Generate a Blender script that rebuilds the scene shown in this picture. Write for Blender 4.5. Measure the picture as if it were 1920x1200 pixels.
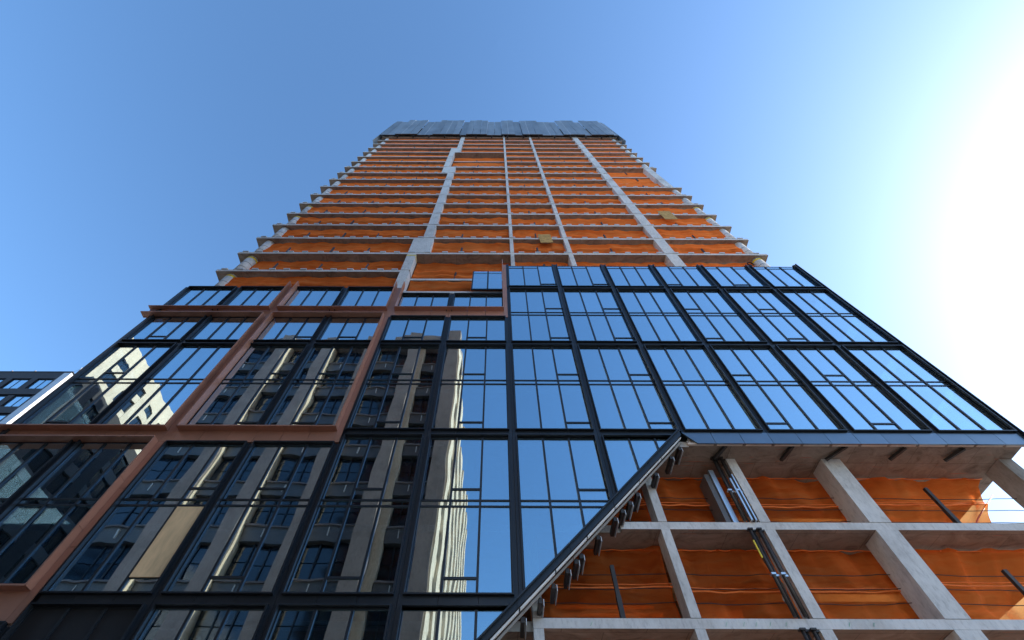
import bpy, bmesh, math, random
from mathutils import Matrix, Vector

for o in list(bpy.data.objects):
    bpy.data.objects.remove(o, do_unlink=True)
S = bpy.context.scene
C = S.collection
R = math.radians

# ------------------------------------------------------------------ camera
PITCH, ROLL = 58.7265, 0.2058
cp, sp = math.cos(R(PITCH)), math.sin(R(PITCH))
fw = Vector((0, cp, sp)); rt = Vector((1, 0, 0)); up = rt.cross(fw)
cr, sr = math.cos(R(ROLL)), math.sin(R(ROLL))
rt, up = cr * rt + sr * up, cr * up - sr * rt
cam_d = bpy.data.cameras.new("camera")
cam = bpy.data.objects.new("camera", cam_d); C.objects.link(cam)
cam_d.sensor_width = 36.0; cam_d.lens = 15.994; cam_d.shift_x = 0.01545
cam_d.clip_start = 0.1; cam_d.clip_end = 6000
cam.matrix_world = Matrix(((rt.x, up.x, -fw.x, -0.658), (rt.y, up.y, -fw.y, -13.122),
                           (rt.z, up.z, -fw.z, 1.548), (0, 0, 0, 1)))
S.camera = cam

# ------------------------------------------------------------------ world, sun, exposure
SUN_EL, SUN_AZ = 25.0, 84.0          # azimuth from +Y towards +X
W = bpy.data.worlds.new("World"); S.world = W; W.use_nodes = True
nt = W.node_tree; nt.nodes.clear()
sky = nt.nodes.new("ShaderNodeTexSky"); sky.sky_type = 'NISHITA'; sky.sun_disc = False
sky.sun_elevation = R(SUN_EL); sky.sun_rotation = R(SUN_AZ)
sky.altitude = 0; sky.air_density = 1.0; sky.dust_density = 0.8; sky.ozone_density = 4.0
bg = nt.nodes.new("ShaderNodeBackground"); bg.inputs[1].default_value = 0.15
wo = nt.nodes.new("ShaderNodeOutputWorld")
hs = nt.nodes.new("ShaderNodeHueSaturation"); hs.inputs["Hue"].default_value = .497; hs.inputs["Saturation"].default_value = 1.07
nt.links.new(sky.outputs[0], hs.inputs["Color"]); nt.links.new(hs.outputs[0], bg.inputs[0]); nt.links.new(bg.outputs[0], wo.inputs[0])
sun_d = bpy.data.lights.new("sun", 'SUN'); sun_d.energy = 2.6; sun_d.angle = R(0.5); sun_d.color = (1, .86, .68)
sun = bpy.data.objects.new("sun", sun_d); C.objects.link(sun)
sdir = Vector((math.cos(R(SUN_EL)) * math.sin(R(SUN_AZ)), math.cos(R(SUN_EL)) * math.cos(R(SUN_AZ)), math.sin(R(SUN_EL))))
sun.rotation_euler = sdir.to_track_quat('Z', 'Y').to_euler(); sun.location = (60, 20, 60)
vs = S.view_settings; vs.view_transform = 'Standard'; vs.look = 'None'; vs.exposure = 1.3; vs.gamma = 1
cy = S.cycles
cy.use_denoising = True; cy.max_bounces = 9; cy.diffuse_bounces = 5; cy.glossy_bounces = 5
cy.transparent_max_bounces = 16; cy.transmission_bounces = 6; cy.caustics_reflective = False; cy.caustics_refractive = False
cy.sample_clamp_indirect = 6.0

# ------------------------------------------------------------------ materials
def mat(name):
    m = bpy.data.materials.new(name); m.use_nodes = True
    n = m.node_tree; n.nodes.clear()
    return m, n, n.nodes, n.links

def N(ns, t, **kw):
    x = ns.new(t)
    for k, v in kw.items():
        if k.startswith("i_"):
            x.inputs[k[2:].replace("_", " ")].default_value = v
        else:
            setattr(x, k, v)
    return x

def wpos(ns, ls, scale):
    g = N(ns, "ShaderNodeNewGeometry")
    mp = N(ns, "ShaderNodeMapping"); mp.inputs["Scale"].default_value = scale
    ls.new(g.outputs["Position"], mp.inputs[0])
    return mp.outputs[0]

def ramp(ns, ls, src, stops):
    r = N(ns, "ShaderNodeValToRGB")
    e = r.color_ramp.elements
    while len(e) > 1: e.remove(e[-1])
    e[0].position, e[0].color = stops[0][0], (*stops[0][1], 1)
    for p, c in stops[1:]:
        q = e.new(p); q.color = (*c, 1)
    ls.new(src, r.inputs[0])
    return r.outputs[0]

def simple(name, col, rough=.6, metal=0., var=.12, scale=(1.5, 1.5, 1.5), bump=0., spec=.5, rnd=0., detail=6):
    m, n, ns, ls = mat(name)
    out = N(ns, "ShaderNodeOutputMaterial"); p = N(ns, "ShaderNodeBsdfPrincipled")
    ls.new(p.outputs[0], out.inputs[0])
    p.inputs["Roughness"].default_value = rough; p.inputs["Metallic"].default_value = metal
    p.inputs["Specular IOR Level"].default_value = spec
    no = N(ns, "ShaderNodeTexNoise", i_Scale=1.0, i_Detail=detail, i_Roughness=.65)
    ls.new(wpos(ns, ls, scale), no.inputs[0])
    lo = tuple(max(0, c * (1 - var * 2)) for c in col); hi = tuple(min(1, c * (1 + var * 2)) for c in col)
    cc = ramp(ns, ls, no.outputs[0], [(.3, lo), (.7, hi)])
    if rnd:
        oi = N(ns, "ShaderNodeObjectInfo")
        mr = N(ns, "ShaderNodeMapRange"); mr.inputs[3].default_value = 1 - rnd; mr.inputs[4].default_value = 1 + rnd
        ls.new(oi.outputs["Random"], mr.inputs[0])
        mx = N(ns, "ShaderNodeMix", data_type='RGBA', blend_type='MULTIPLY'); mx.inputs[0].default_value = 1
        ls.new(cc, mx.inputs[6]); ls.new(mr.outputs[0], mx.inputs[7]); cc = mx.outputs[2]
    ls.new(cc, p.inputs["Base Color"])
    if bump:
        b = N(ns, "ShaderNodeBump"); b.inputs["Strength"].default_value = 1; b.inputs["Distance"].default_value = bump
        ls.new(no.outputs[0], b.inputs["Height"]); ls.new(b.outputs[0], p.inputs["Normal"])
    return m

def concrete(name, col, stain, rough=.85):
    m, n, ns, ls = mat(name)
    out = N(ns, "ShaderNodeOutputMaterial"); p = N(ns, "ShaderNodeBsdfPrincipled")
    ls.new(p.outputs[0], out.inputs[0]); p.inputs["Roughness"].default_value = rough
    p.inputs["Specular IOR Level"].default_value = .25
    a = N(ns, "ShaderNodeTexNoise", i_Scale=.55, i_Detail=5., i_Roughness=.7)
    ls.new(wpos(ns, ls, (1, 1.6, .9)), a.inputs[0])
    b = N(ns, "ShaderNodeTexNoise", i_Scale=9., i_Detail=6., i_Roughness=.75)
    ls.new(wpos(ns, ls, (1, 1, .35)), b.inputs[0])
    c1 = ramp(ns, ls, a.outputs[0], [(.32, stain), (.5, col), (.75, tuple(min(1, q * 1.16) for q in col))])
    c2 = ramp(ns, ls, b.outputs[0], [(.28, (.62, .62, .62)), (.48, (.95, .95, .95)), (.8, (1.08, 1.08, 1.08))])
    mx = N(ns, "ShaderNodeMix", data_type='RGBA', blend_type='MULTIPLY'); mx.inputs[0].default_value = 1
    ls.new(c1, mx.inputs[6]); ls.new(c2, mx.inputs[7]); ls.new(mx.outputs[2], p.inputs["Base Color"])
    bu = N(ns, "ShaderNodeBump"); bu.inputs["Strength"].default_value = .7; bu.inputs["Distance"].default_value = .02
    ls.new(b.outputs[0], bu.inputs["Height"]); ls.new(bu.outputs[0], p.inputs["Normal"])
    return m

def slab_concrete(name):
    m = concrete(name, (.64, .635, .63), (.50, .485, .47))
    n = m.node_tree; ns, ls = n.nodes, n.links
    p = next(x for x in ns if x.type == 'BSDF_PRINCIPLED')
    old = p.inputs["Base Color"].links[0].from_socket
    # board-formed underside: orange bounce painted in as brown, plus form-oil stains, red setting-out paint
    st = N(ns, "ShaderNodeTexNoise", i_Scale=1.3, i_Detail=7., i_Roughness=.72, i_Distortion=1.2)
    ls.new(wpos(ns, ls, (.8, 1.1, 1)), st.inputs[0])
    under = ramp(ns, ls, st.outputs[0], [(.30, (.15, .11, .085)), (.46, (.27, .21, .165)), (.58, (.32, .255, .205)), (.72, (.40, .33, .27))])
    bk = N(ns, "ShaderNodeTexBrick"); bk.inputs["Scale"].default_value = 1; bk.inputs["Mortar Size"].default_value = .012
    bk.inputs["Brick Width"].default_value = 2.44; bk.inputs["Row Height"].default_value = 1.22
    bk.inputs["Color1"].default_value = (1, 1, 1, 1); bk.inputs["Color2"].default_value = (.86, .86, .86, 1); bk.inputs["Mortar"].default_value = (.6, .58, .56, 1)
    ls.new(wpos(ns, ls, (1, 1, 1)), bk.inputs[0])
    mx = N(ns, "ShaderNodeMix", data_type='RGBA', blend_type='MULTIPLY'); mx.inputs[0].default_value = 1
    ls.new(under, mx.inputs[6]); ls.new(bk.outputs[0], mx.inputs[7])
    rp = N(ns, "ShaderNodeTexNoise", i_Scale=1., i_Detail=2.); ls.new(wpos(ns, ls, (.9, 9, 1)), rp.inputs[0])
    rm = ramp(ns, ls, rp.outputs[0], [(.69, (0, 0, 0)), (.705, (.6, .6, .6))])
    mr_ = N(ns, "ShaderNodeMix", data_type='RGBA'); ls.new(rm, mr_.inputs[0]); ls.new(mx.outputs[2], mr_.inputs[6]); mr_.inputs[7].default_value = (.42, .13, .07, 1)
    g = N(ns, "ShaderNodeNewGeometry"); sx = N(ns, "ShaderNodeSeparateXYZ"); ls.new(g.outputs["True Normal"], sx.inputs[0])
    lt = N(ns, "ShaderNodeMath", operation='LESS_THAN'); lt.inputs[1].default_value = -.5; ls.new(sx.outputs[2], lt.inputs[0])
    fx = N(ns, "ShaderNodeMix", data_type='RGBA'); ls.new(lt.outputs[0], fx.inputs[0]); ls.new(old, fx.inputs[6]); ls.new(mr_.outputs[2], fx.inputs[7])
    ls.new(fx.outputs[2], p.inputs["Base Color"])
    return m

def glass(name, tint, refl, wav, r0=.50, r1=.92):
    m, n, ns, ls = mat(name)
    out = N(ns, "ShaderNodeOutputMaterial")
    tr = N(ns, "ShaderNodeBsdfTransparent"); tr.inputs[0].default_value = (*tint, 1)
    gl = N(ns, "ShaderNodeBsdfGlossy"); gl.inputs[0].default_value = (*refl, 1); gl.inputs["Roughness"].default_value = .004
    oi = N(ns, "ShaderNodeObjectInfo")
    no = N(ns, "ShaderNodeTexNoise", noise_dimensions='4D', i_Scale=1., i_Detail=1.2, i_Roughness=.4)
    mm = N(ns, "ShaderNodeMath", operation='MULTIPLY'); mm.inputs[1].default_value = 40
    ls.new(oi.outputs["Random"], mm.inputs[0]); ls.new(mm.outputs[0], no.inputs["W"])
    ls.new(wpos(ns, ls, (.95, .95, .42)), no.inputs[0])
    bu = N(ns, "ShaderNodeBump"); bu.inputs["Strength"].default_value = 1; bu.inputs["Distance"].default_value = wav
    ls.new(no.outputs[0], bu.inputs["Height"]); ls.new(bu.outputs[0], gl.inputs["Normal"])
    lw = N(ns, "ShaderNodeLayerWeight"); lw.inputs[0].default_value = .5
    mr = N(ns, "ShaderNodeMapRange"); mr.inputs[1].default_value = 0; mr.inputs[2].default_value = .75
    mr.inputs[3].default_value = r0; mr.inputs[4].default_value = r1
    ls.new(lw.outputs["Facing"], mr.inputs[0])
    # each pane comes from its own coating batch
    m3 = N(ns, "ShaderNodeMapRange"); m3.inputs[3].default_value = .93; m3.inputs[4].default_value = 1.0
    ls.new(oi.outputs["Random"], m3.inputs[0])
    m4 = N(ns, "ShaderNodeMix", data_type='RGBA', blend_type='MULTIPLY'); m4.inputs[0].default_value = 1
    m4.inputs[6].default_value = (*refl, 1); ls.new(m3.outputs[0], m4.inputs[7]); ls.new(m4.outputs[2], gl.inputs[0])
    mx = N(ns, "ShaderNodeMixShader")
    ls.new(mr.outputs[0], mx.inputs[0]); ls.new(tr.outputs[0], mx.inputs[1]); ls.new(gl.outputs[0], mx.inputs[2])
    ls.new(mx.outputs[0], out.inputs[0])
    return m

def netting(name):
    m, n, ns, ls = mat(name)
    out = N(ns, "ShaderNodeOutputMaterial")
    no = N(ns, "ShaderNodeTexNoise", i_Scale=1., i_Detail=7., i_Roughness=.6, i_Distortion=.6)
    ls.new(wpos(ns, ls, (.55, 1, 2.4)), no.inputs[0])
    col = ramp(ns, ls, no.outputs[0], [(.3, (.86, .155, .030)), (.5, (.98, .225, .05)), (.72, (1.0, .31, .09))])
    d = N(ns, "ShaderNodeBsdfDiffuse"); t = N(ns, "ShaderNodeBsdfTranslucent"); tr = N(ns, "ShaderNodeBsdfTransparent")
    tr.inputs[0].default_value = (1, .36, .09, 1)
    ls.new(col, d.inputs[0]); ls.new(col, t.inputs[0])
    bu = N(ns, "ShaderNodeBump"); bu.inputs["Strength"].default_value = .9; bu.inputs["Distance"].default_value = .22
    ls.new(no.outputs[0], bu.inputs["Height"]); ls.new(bu.outputs[0], d.inputs["Normal"])
    m1 = N(ns, "ShaderNodeMixShader"); m1.inputs[0].default_value = .22
    ls.new(d.outputs[0], m1.inputs[1]); ls.new(t.outputs[0], m1.inputs[2])
    # open mesh: seen square-on it is half see-through, at a glancing angle the threads close up
    lw = N(ns, "ShaderNodeLayerWeight"); lw.inputs[0].default_value = .5
    mr = N(ns, "ShaderNodeMapRange"); mr.inputs[1].default_value = .25; mr.inputs[2].default_value = .8
    mr.inputs[3].default_value = .68; mr.inputs[4].default_value = .03
    ls.new(lw.outputs["Facing"], mr.inputs[0])
    m2 = N(ns, "ShaderNodeMixShader"); ls.new(mr.outputs[0], m2.inputs[0])
    ls.new(m1.outputs[0], m2.inputs[1]); ls.new(tr.outputs[0], m2.inputs[2])
    ls.new(m2.outputs[0], out.inputs[0])
    return m

M = {}
M['conc'] = concrete("concrete", (.62, .62, .615), (.47, .465, .46))
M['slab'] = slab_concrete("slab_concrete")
M['black'] = simple("black_aluminium", (.020, .026, .034), .38, .35, .10, (.6, .6, .25), rnd=.12)
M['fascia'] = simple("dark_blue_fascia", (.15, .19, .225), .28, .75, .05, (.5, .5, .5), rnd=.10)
M['copper'] = simple("copper_panel", (.46, .225, .155), .42, .40, .06, (.7, .7, .3), rnd=.08)
M['glass'] = glass("window_glass", (.52, .68, .74), (.70, .885, .97), .0060, .46, .84)
M['sideglass'] = glass("clear_glass", (.80, .90, .93), (.8, .9, .95), .002, .12, .6)
M['net'] = netting("orange_netting")
M['seam'] = simple("orange_seam", (.92, .20, .035), .7, 0, .1, (3, 3, 3))
M['screen'] = simple("screen_panel", (.21, .24, .265), .45, .35, .14, (.7, .7, .16), rnd=.16)
M['ply'] = simple("plywood", (.80, .53, .28), .8, 0, .12, (3, 3, .7), .004)
M['osb'] = simple("strand_board", (.42, .26, .08), .85, 0, .22, (5, 5, 5), .004)
M['white'] = simple("white_membrane", (.78, .78, .77), .6, 0, .05)
M['tan'] = simple("tan_backer", (.55, .45, .38), .8, 0, .08)
M['galv'] = simple("galvanised_steel", (.55, .58, .62), .35, .8, .08, (2, 2, .4))
M['steel'] = simple("dark_steel", (.045, .040, .038), .55, .4, .12)
M['yellow'] = simple("yellow_tape", (.75, .58, .04), .6)
M['pink'] = simple("pale_stud", (.72, .66, .70), .5, 0, .05)
M['louver'] = simple("louver_black", (.012, .012, .014), .6, .2, .1)
M['stone'] = concrete("grey_stone", (.285, .245, .24), (.22, .19, .185))
M['cream'] = concrete("cream_render", (.64, .55, .43), (.54, .46, .36))
M['spandrel'] = simple("grey_spandrel", (.14, .135, .135), .5, .2, .08)
M['oglass'] = simple("dark_window_glass", (.012, .022, .038), .08, 0, .05, spec=.9, rnd=.4)
M['brown'] = simple("dark_brick", (.045, .043, .05), .7, 0, .12, (2, 2, 6))
M['pale'] = simple("pale_metal", (.62, .64, .67), .5, .2, .05)
M['red'] = simple("red_paint", (.55, .10, .06), .5)
M['green'] = simple("green_paint", (.10, .42, .24), .6)
M['asphalt'] = simple("asphalt", (.055, .055, .057), .9, 0, .15, (2, 2, 2))
M['pave'] = simple("pavement_concrete", (.32, .31, .29), .9, 0, .1, (1, 1, 1))
M['core'] = concrete("core_concrete", (.33, .31, .29), (.24, .22, .2))
M['ceil'] = simple("interior_finish", (.22, .21, .2), .9, 0, .1)
M['cable'] = simple("cable_black", (.012, .012, .012), .6)

# ------------------------------------------------------------------ helpers
WLOC = {}                       # world location of every object
MESH = {}
def link(name, me, loc, parent=None):
    o = bpy.data.objects.new(name, me); C.objects.link(o)
    WLOC[o] = Vector(loc)
    if parent is not None:
        o.parent = parent; o.location = WLOC[o] - WLOC[parent]
    else:
        o.location = loc
    return o

def tag(o, label, cat, group=None):
    o["label"] = label; o["category"] = cat
    if group: o["group"] = group
    return o

def empty(name, loc, label, cat, group=None):
    o = link(name, None, loc); o.empty_display_size = .5
    return tag(o, label, cat, group)

def mesh_from(name, verts, faces, m):
    me = bpy.data.meshes.new(name); me.from_pydata(verts, [], faces); me.materials.append(m); me.update()
    return me

def box_mesh(sx, sy, sz, m):
    k = (round(sx, 3), round(sy, 3), round(sz, 3), m.name)
    if k not in MESH:
        x, y, z = sx / 2, sy / 2, sz / 2
        v = [(-x, -y, -z), (x, -y, -z), (x, y, -z), (-x, y, -z), (-x, -y, z), (x, -y, z), (x, y, z), (-x, y, z)]
        f = [(0, 3, 2, 1), (4, 5, 6, 7), (0, 1, 5, 4), (1, 2, 6, 5), (2, 3, 7, 6), (3, 0, 4, 7)]
        MESH[k] = mesh_from("box", v, f, m)
    return MESH[k]

def box(name, x0, x1, y0, y1, z0, z1, m, parent=None):
    return link(name, box_mesh(x1 - x0, y1 - y0, z1 - z0, M[m]), ((x0 + x1) / 2, (y0 + y1) / 2, (z0 + z1) / 2), parent)

def prism_xz(name, poly, y0, y1, m, parent=None):
    """convex polygon in X-Z, extruded in Y"""
    cx = sum(p[0] for p in poly) / len(poly); cz = sum(p[1] for p in poly) / len(poly); cyy = (y0 + y1) / 2
    n = len(poly); h = (y1 - y0) / 2
    v = [(x - cx, -h, z - cz) for x, z in poly] + [(x - cx, h, z - cz) for x, z in poly]
    f = [tuple(range(n)), tuple(range(2 * n - 1, n - 1, -1))]
    for i in range(n):
        j = (i + 1) % n; f.append((j, i, n + i, n + j))
    me = mesh_from(name, v, f, M[m]); fix(me)
    return link(name, me, (cx, cyy, cz), parent)

def prism_xy(name, poly, z0, z1, m, parent=None):
    n = len(poly)
    cx = sum(p[0] for p in poly) / n; cyy = sum(p[1] for p in poly) / n; cz = (z0 + z1) / 2; h = (z1 - z0) / 2
    v = [(x - cx, y - cyy, -h) for x, y in poly] + [(x - cx, y - cyy, h) for x, y in poly]
    f = [tuple(range(n)), tuple(range(2 * n - 1, n - 1, -1))]
    for i in range(n):
        j = (i + 1) % n; f.append((j, i, n + i, n + j))
    me = mesh_from(name, v, f, M[m]); fix(me)
    return link(name, me, (cx, cyy, cz), parent)

def fix(me):
    bm = bmesh.new(); bm.from_mesh(me); bmesh.ops.recalc_face_normals(bm, faces=bm.faces); bm.to_mesh(me); bm.free()

def bar(name, a, b, w, d, m, parent=None):
    """rectangular bar from a to b"""
    a, b = Vector(a), Vector(b); L = (b - a).length
    o = link(name, box_mesh(w, d, L, M[m]), (a + b) / 2, parent)
    o.rotation_mode = 'QUATERNION'; o.rotation_quaternion = (b - a).to_track_quat('Z', 'Y')
    return o

def tube(name, pts, r, m, parent=None, sides=6, smooth=True):
    pts = [Vector(p) for p in pts]; c = sum(pts, Vector()) / len(pts)
    v, f = [], []
    for i, p in enumerate(pts):
        t = (pts[min(i + 1, len(pts) - 1)] - pts[max(i - 1, 0)]).normalized()
        a = t.orthogonal().normalized(); b = t.cross(a)
        for s in range(sides):
            q = 2 * math.pi * s / sides
            v.append(tuple(p - c + r * (math.cos(q) * a + math.sin(q) * b)))
    for i in range(len(pts) - 1):
        for s in range(sides):
            f.append((i * sides + s, i * sides + (s + 1) % sides, (i + 1) * sides + (s + 1) % sides, (i + 1) * sides + s))
    f.append(tuple(range(sides - 1, -1, -1))); f.append(tuple((len(pts) - 1) * sides + s for s in range(sides)))
    me = mesh_from(name, v, f, M[m])
    if smooth:
        for p in me.polygons: p.use_smooth = len(p.vertices) == 4
    return link(name, me, c, parent)

def clip(poly, line):
    """keep the part with z >= a + b x"""
    if line is None: return poly
    a, b = line; out = []
    for i in range(len(poly)):
        p, q = poly[i], poly[(i + 1) % len(poly)]
        dp, dq = p[1] - a - b * p[0], q[1] - a - b * q[0]
        if dp >= 0: out.append(p)
        if dp * dq < 0:
            t = dp / (dp - dq); out.append((p[0] + t * (q[0] - p[0]), p[1] + t * (q[1] - p[1])))
    return out

def cbox(name, x0, x1, y0, y1, z0, z1, m, parent, line):
    """box, clipped by the diagonal when a line is given"""
    if line is None:
        return box(name, x0, x1, y0, y1, z0, z1, m, parent)
    p = [(x0, z0), (x1, z0), (x1, z1), (x0, z1)]; q = clip(p, line)
    if len(q) < 3: return None
    if q == p: return box(name, x0, x1, y0, y1, z0, z1, m, parent)
    return prism_xz(name, q, y0, y1, m, parent)

B = 3.35
rng = random.Random(7)
L1 = (8.37, .973)        # glass stops on this line
L2 = (8.10, .966)        # diagonal frame stops on this line

# ================================================================== setting
g = box('ground', -2500, 2500, -2500, 2500, -.3, 0, 'pave'); g["kind"] = "structure"
o = box('road', -400, 400, -13.0, -4.0, 0.0, .004, 'asphalt'); o["kind"] = "structure"
o = box('pavement', -400, 400, -4.0, 1.5, .0, .13, 'pave'); o["kind"] = "structure"
o = box('pavement', -400, 400, -17.2, -13.0, .0, .13, 'pave'); o["kind"] = "structure"

# ================================================================== the tower
T = empty('tower_building', (0, 8, 0), "tall concrete tower under construction, dark glass base with copper frames below bare orange-netted floors", "building")

# ---- slabs
XL, XR, YB = -20.05, 19.70, 20.0
C1L, C1R = -7.31, -6.65
TH = .27
def zk(k):                     # underside of slab k
    return [8.02, 11.11, 14.20, 17.4, 20.6, 23.8, 26.95][k] if k < 7 else 8.40 + 3.1 * k
for k in range(0, 28):
    z = zk(k)
    if k == 0: P = [(-19.8, 1.2), (.43, 1.2), (.43, 1.0), (19.9, 1.0), (19.9, YB), (-19.8, YB)]
    elif k == 1: P = [(-19.8, 1.2), (3.63, 1.2), (3.63, 1.0), (19.9, 1.0), (19.9, YB), (-19.8, YB)]
    elif k == 2: P = [(-19.8, .35), (6.9, .35), (6.9, .16), (19.9, .16), (19.9, YB), (-19.8, YB)]
    elif k < 7: P = [(-19.8, .35), (19.7, .35), (19.7, YB), (-19.8, YB)]
    elif k in (7, 18, 19): P = [(XL, .35), (C1R - .1, .35), (C1R - .1, 1.0), (.35, 1.0), (.35, .35), (XR, .35), (XR, YB), (XL, YB)]
    elif k in (15, 16): P = [(XL, .35), (12.4, .35), (12.4, .80), (18.05, .80), (18.05, .35), (18.85, .35), (18.85, 1.1), (XR, 1.1), (XR, YB), (XL, YB)]
    else: P = [(XL, .35), (XR, .35), (XR, YB), (XL, YB)]
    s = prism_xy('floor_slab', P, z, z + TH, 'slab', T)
    if 7 <= k <= 17:           # cast-in edge clips: too small and many to pick apart
        bm = bmesh.new(); x = XL + .5
        while x < XR - .5:
            if not (k in (7, 18, 19) and C1R - .2 < x < .6) and not (k in (15, 16) and x > 12):
                mtx = Matrix.Translation((x, .33, z + TH + .045)) @ Matrix.Diagonal((.42, .10, .10, 1))
                bmesh.ops.create_cube(bm, size=1, matrix=mtx)
            x += 1.15 + rng.uniform(-.18, .18)
        me = bpy.data.meshes.new('edge_clips'); bm.to_mesh(me); bm.free(); me.materials.append(M['pale'])
        e = link('edge_clip', me, (0, 0, 0), s); e["kind"] = "stuff"

# ---- columns
def c1_range(k):
    if k <= 7: return (-7.31, -6.65)
    if k == 8: return (-7.32, -5.70)
    if k <= 15: return (-6.60, -5.85)
    if k == 16: return (-7.40, -5.86)
    if k <= 19: return (-7.45, -6.74)
    if k == 20: return (-7.48, -5.95)
    return (-6.65, -6.02)
def col(x0, x1, y0, y1, k, m='conc'):
    z0, z1 = zk(k) + TH + .012, zk(k + 1) - .012
    return box('column', x0, x1, y0, y1, z0, z1, m, T)
for k in range(6, 27):
    a, b = c1_range(k); c = col(a, b, .325, .95, k)
    if k in (7,): box('tape_band', a - .01, b + .01, .315, .96, zk(k + 1) - .36, zk(k + 1) - .22, 'yellow', c)
    col(.40, .67, .325, .95, k); col(4.73, 5.07, .325, 1.05, k); col(12.02, 12.85, .325, 1.15, k)
    if 14 <= k <= 16:
        col(18.0, 18.85, .33, 1.1, k)
cyl_cache = {}
def cyl(name, x, y, z0, z1, r, m, parent, n=20):
    key = (round(z1 - z0, 3), r, m)
    if key not in cyl_cache:
        h = (z1 - z0) / 2
        v = [(r * math.cos(2 * math.pi * i / n), r * math.sin(2 * math.pi * i / n), s * h) for s in (-1, 1) for i in range(n)]
        f = [(i, (i + 1) % n, n + (i + 1) % n, n + i) for i in range(n)] + [tuple(range(n - 1, -1, -1)), tuple(range(n, 2 * n))]
        me = mesh_from(name, v, f, M[m])
        for p in me.polygons: p.use_smooth = len(p.vertices) == 4
        cyl_cache[key] = me
    return link(name, cyl_cache[key], (x, y, (z0 + z1) / 2), parent)
for k in range(6, 27):
    for sx, xx in ((-1, -19.05), (1, 18.95)):
        if sx > 0 and 14 <= k <= 16: continue
        z0, z1 = zk(k) + TH, zk(k + 1)
        c = cyl('round_column', xx, .92, z0, z1, .40, 'conc', T)
        if k < 17:
            for q in (.55, 1.05, 1.75):
                cyl('form_ring', xx, .92, z0 + q, z0 + q + .035, .408, 'spandrel', c)
        if k in (6, 7, 10, 11): cyl('tape_band', xx, .92, z1 - .34, z1 - .16, .412, 'yellow', c)
# lower open floors
for k in (-1, 0, 1):
    z0 = (zk(k) + TH + .012) if k >= 0 else 4.9
    z1 = zk(k + 1) - .012
    for a, b, d in ((.43, .72, .5), (4.98, 5.28, .6), (8.50, 8.86, .5), (12.30, 13.05, .85)):
        if k == 1 and a < 1: continue
        box('column', a, b, .985, .985 + d, z0, z1, 'conc', T)
    box('column', 19.33, 19.88, .95, 1.85, z0, z1, 'core', T)
# core, rear and interior
box('core_wall', -9, 9, 8.5, 9.0, 0.2, 92, 'core', T)
box('rear_wall', -19.8, 11, 19.0, 19.3, .2, 29.9, 'ceil', T)
for k in range(2, 7):
    for xx in (-15.5, -12.4, -6.3, 2.2, 9.0, 15.6):
        box('partition_wall', xx, xx + .15, 2.0, 8.4, zk(k) + TH + .01, zk(k + 1) - .01, 'ceil', T)
for k in (-1, 0, 1):
    for xx in (-15.5, -9.0, -3.0):
        box('partition_wall', xx, xx + .15, 2.0, 8.4, (zk(k) + TH + .01) if k >= 0 else .3, zk(k + 1) - .01, 'ceil', T)

for k in (-1, 0, 1):
    z0 = (zk(k) + TH + .012) if k >= 0 else 4.9
    for X in (2.6, 6.9, 11.2, 15.4):
        box('inner_column', X, X + .6, 5.2, 5.8, z0, zk(k + 1) - .012, 'conc', T)
    box('block_wall', 5.4, 10.4, 6.6, 6.8, z0, zk(k + 1) - .35, 'tan', T)
    box('duct', 3.0, 16.0, 4.0, 4.5, zk(k + 1) - .55, zk(k + 1) - .15, 'galv', T)
# ---- window modules
FT, GD = .042, .05            # fin thickness, glass plane
def op_column(i):
    return {0: 2, 1: 2, 2: None, 3: 0, 4: 1, 5: None, -4: 2, -5: None}.get(i, 1)

def fins(par, x0, x1, z0, z1, sides, d, m, line):
    """projecting fins round an opening; sides is a subset of 'lrbt'"""
    if 'l' in sides: cbox('fin', x0 - FT, x0, -d, GD - .02, z0 - FT, z1 + FT, m, par, line)
    if 'r' in sides: cbox('fin', x1, x1 + FT, -d, GD - .02, z0 - FT, z1 + FT, m, par, line)
    if 'b' in sides: cbox('fin', x0, x1, -d - .004, GD - .02, z0 - FT, z0, m, par, line)
    if 't' in sides: cbox('fin', x0, x1, -d - .004, GD - .02, z1, z1 + FT, m, par, line)

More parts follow.
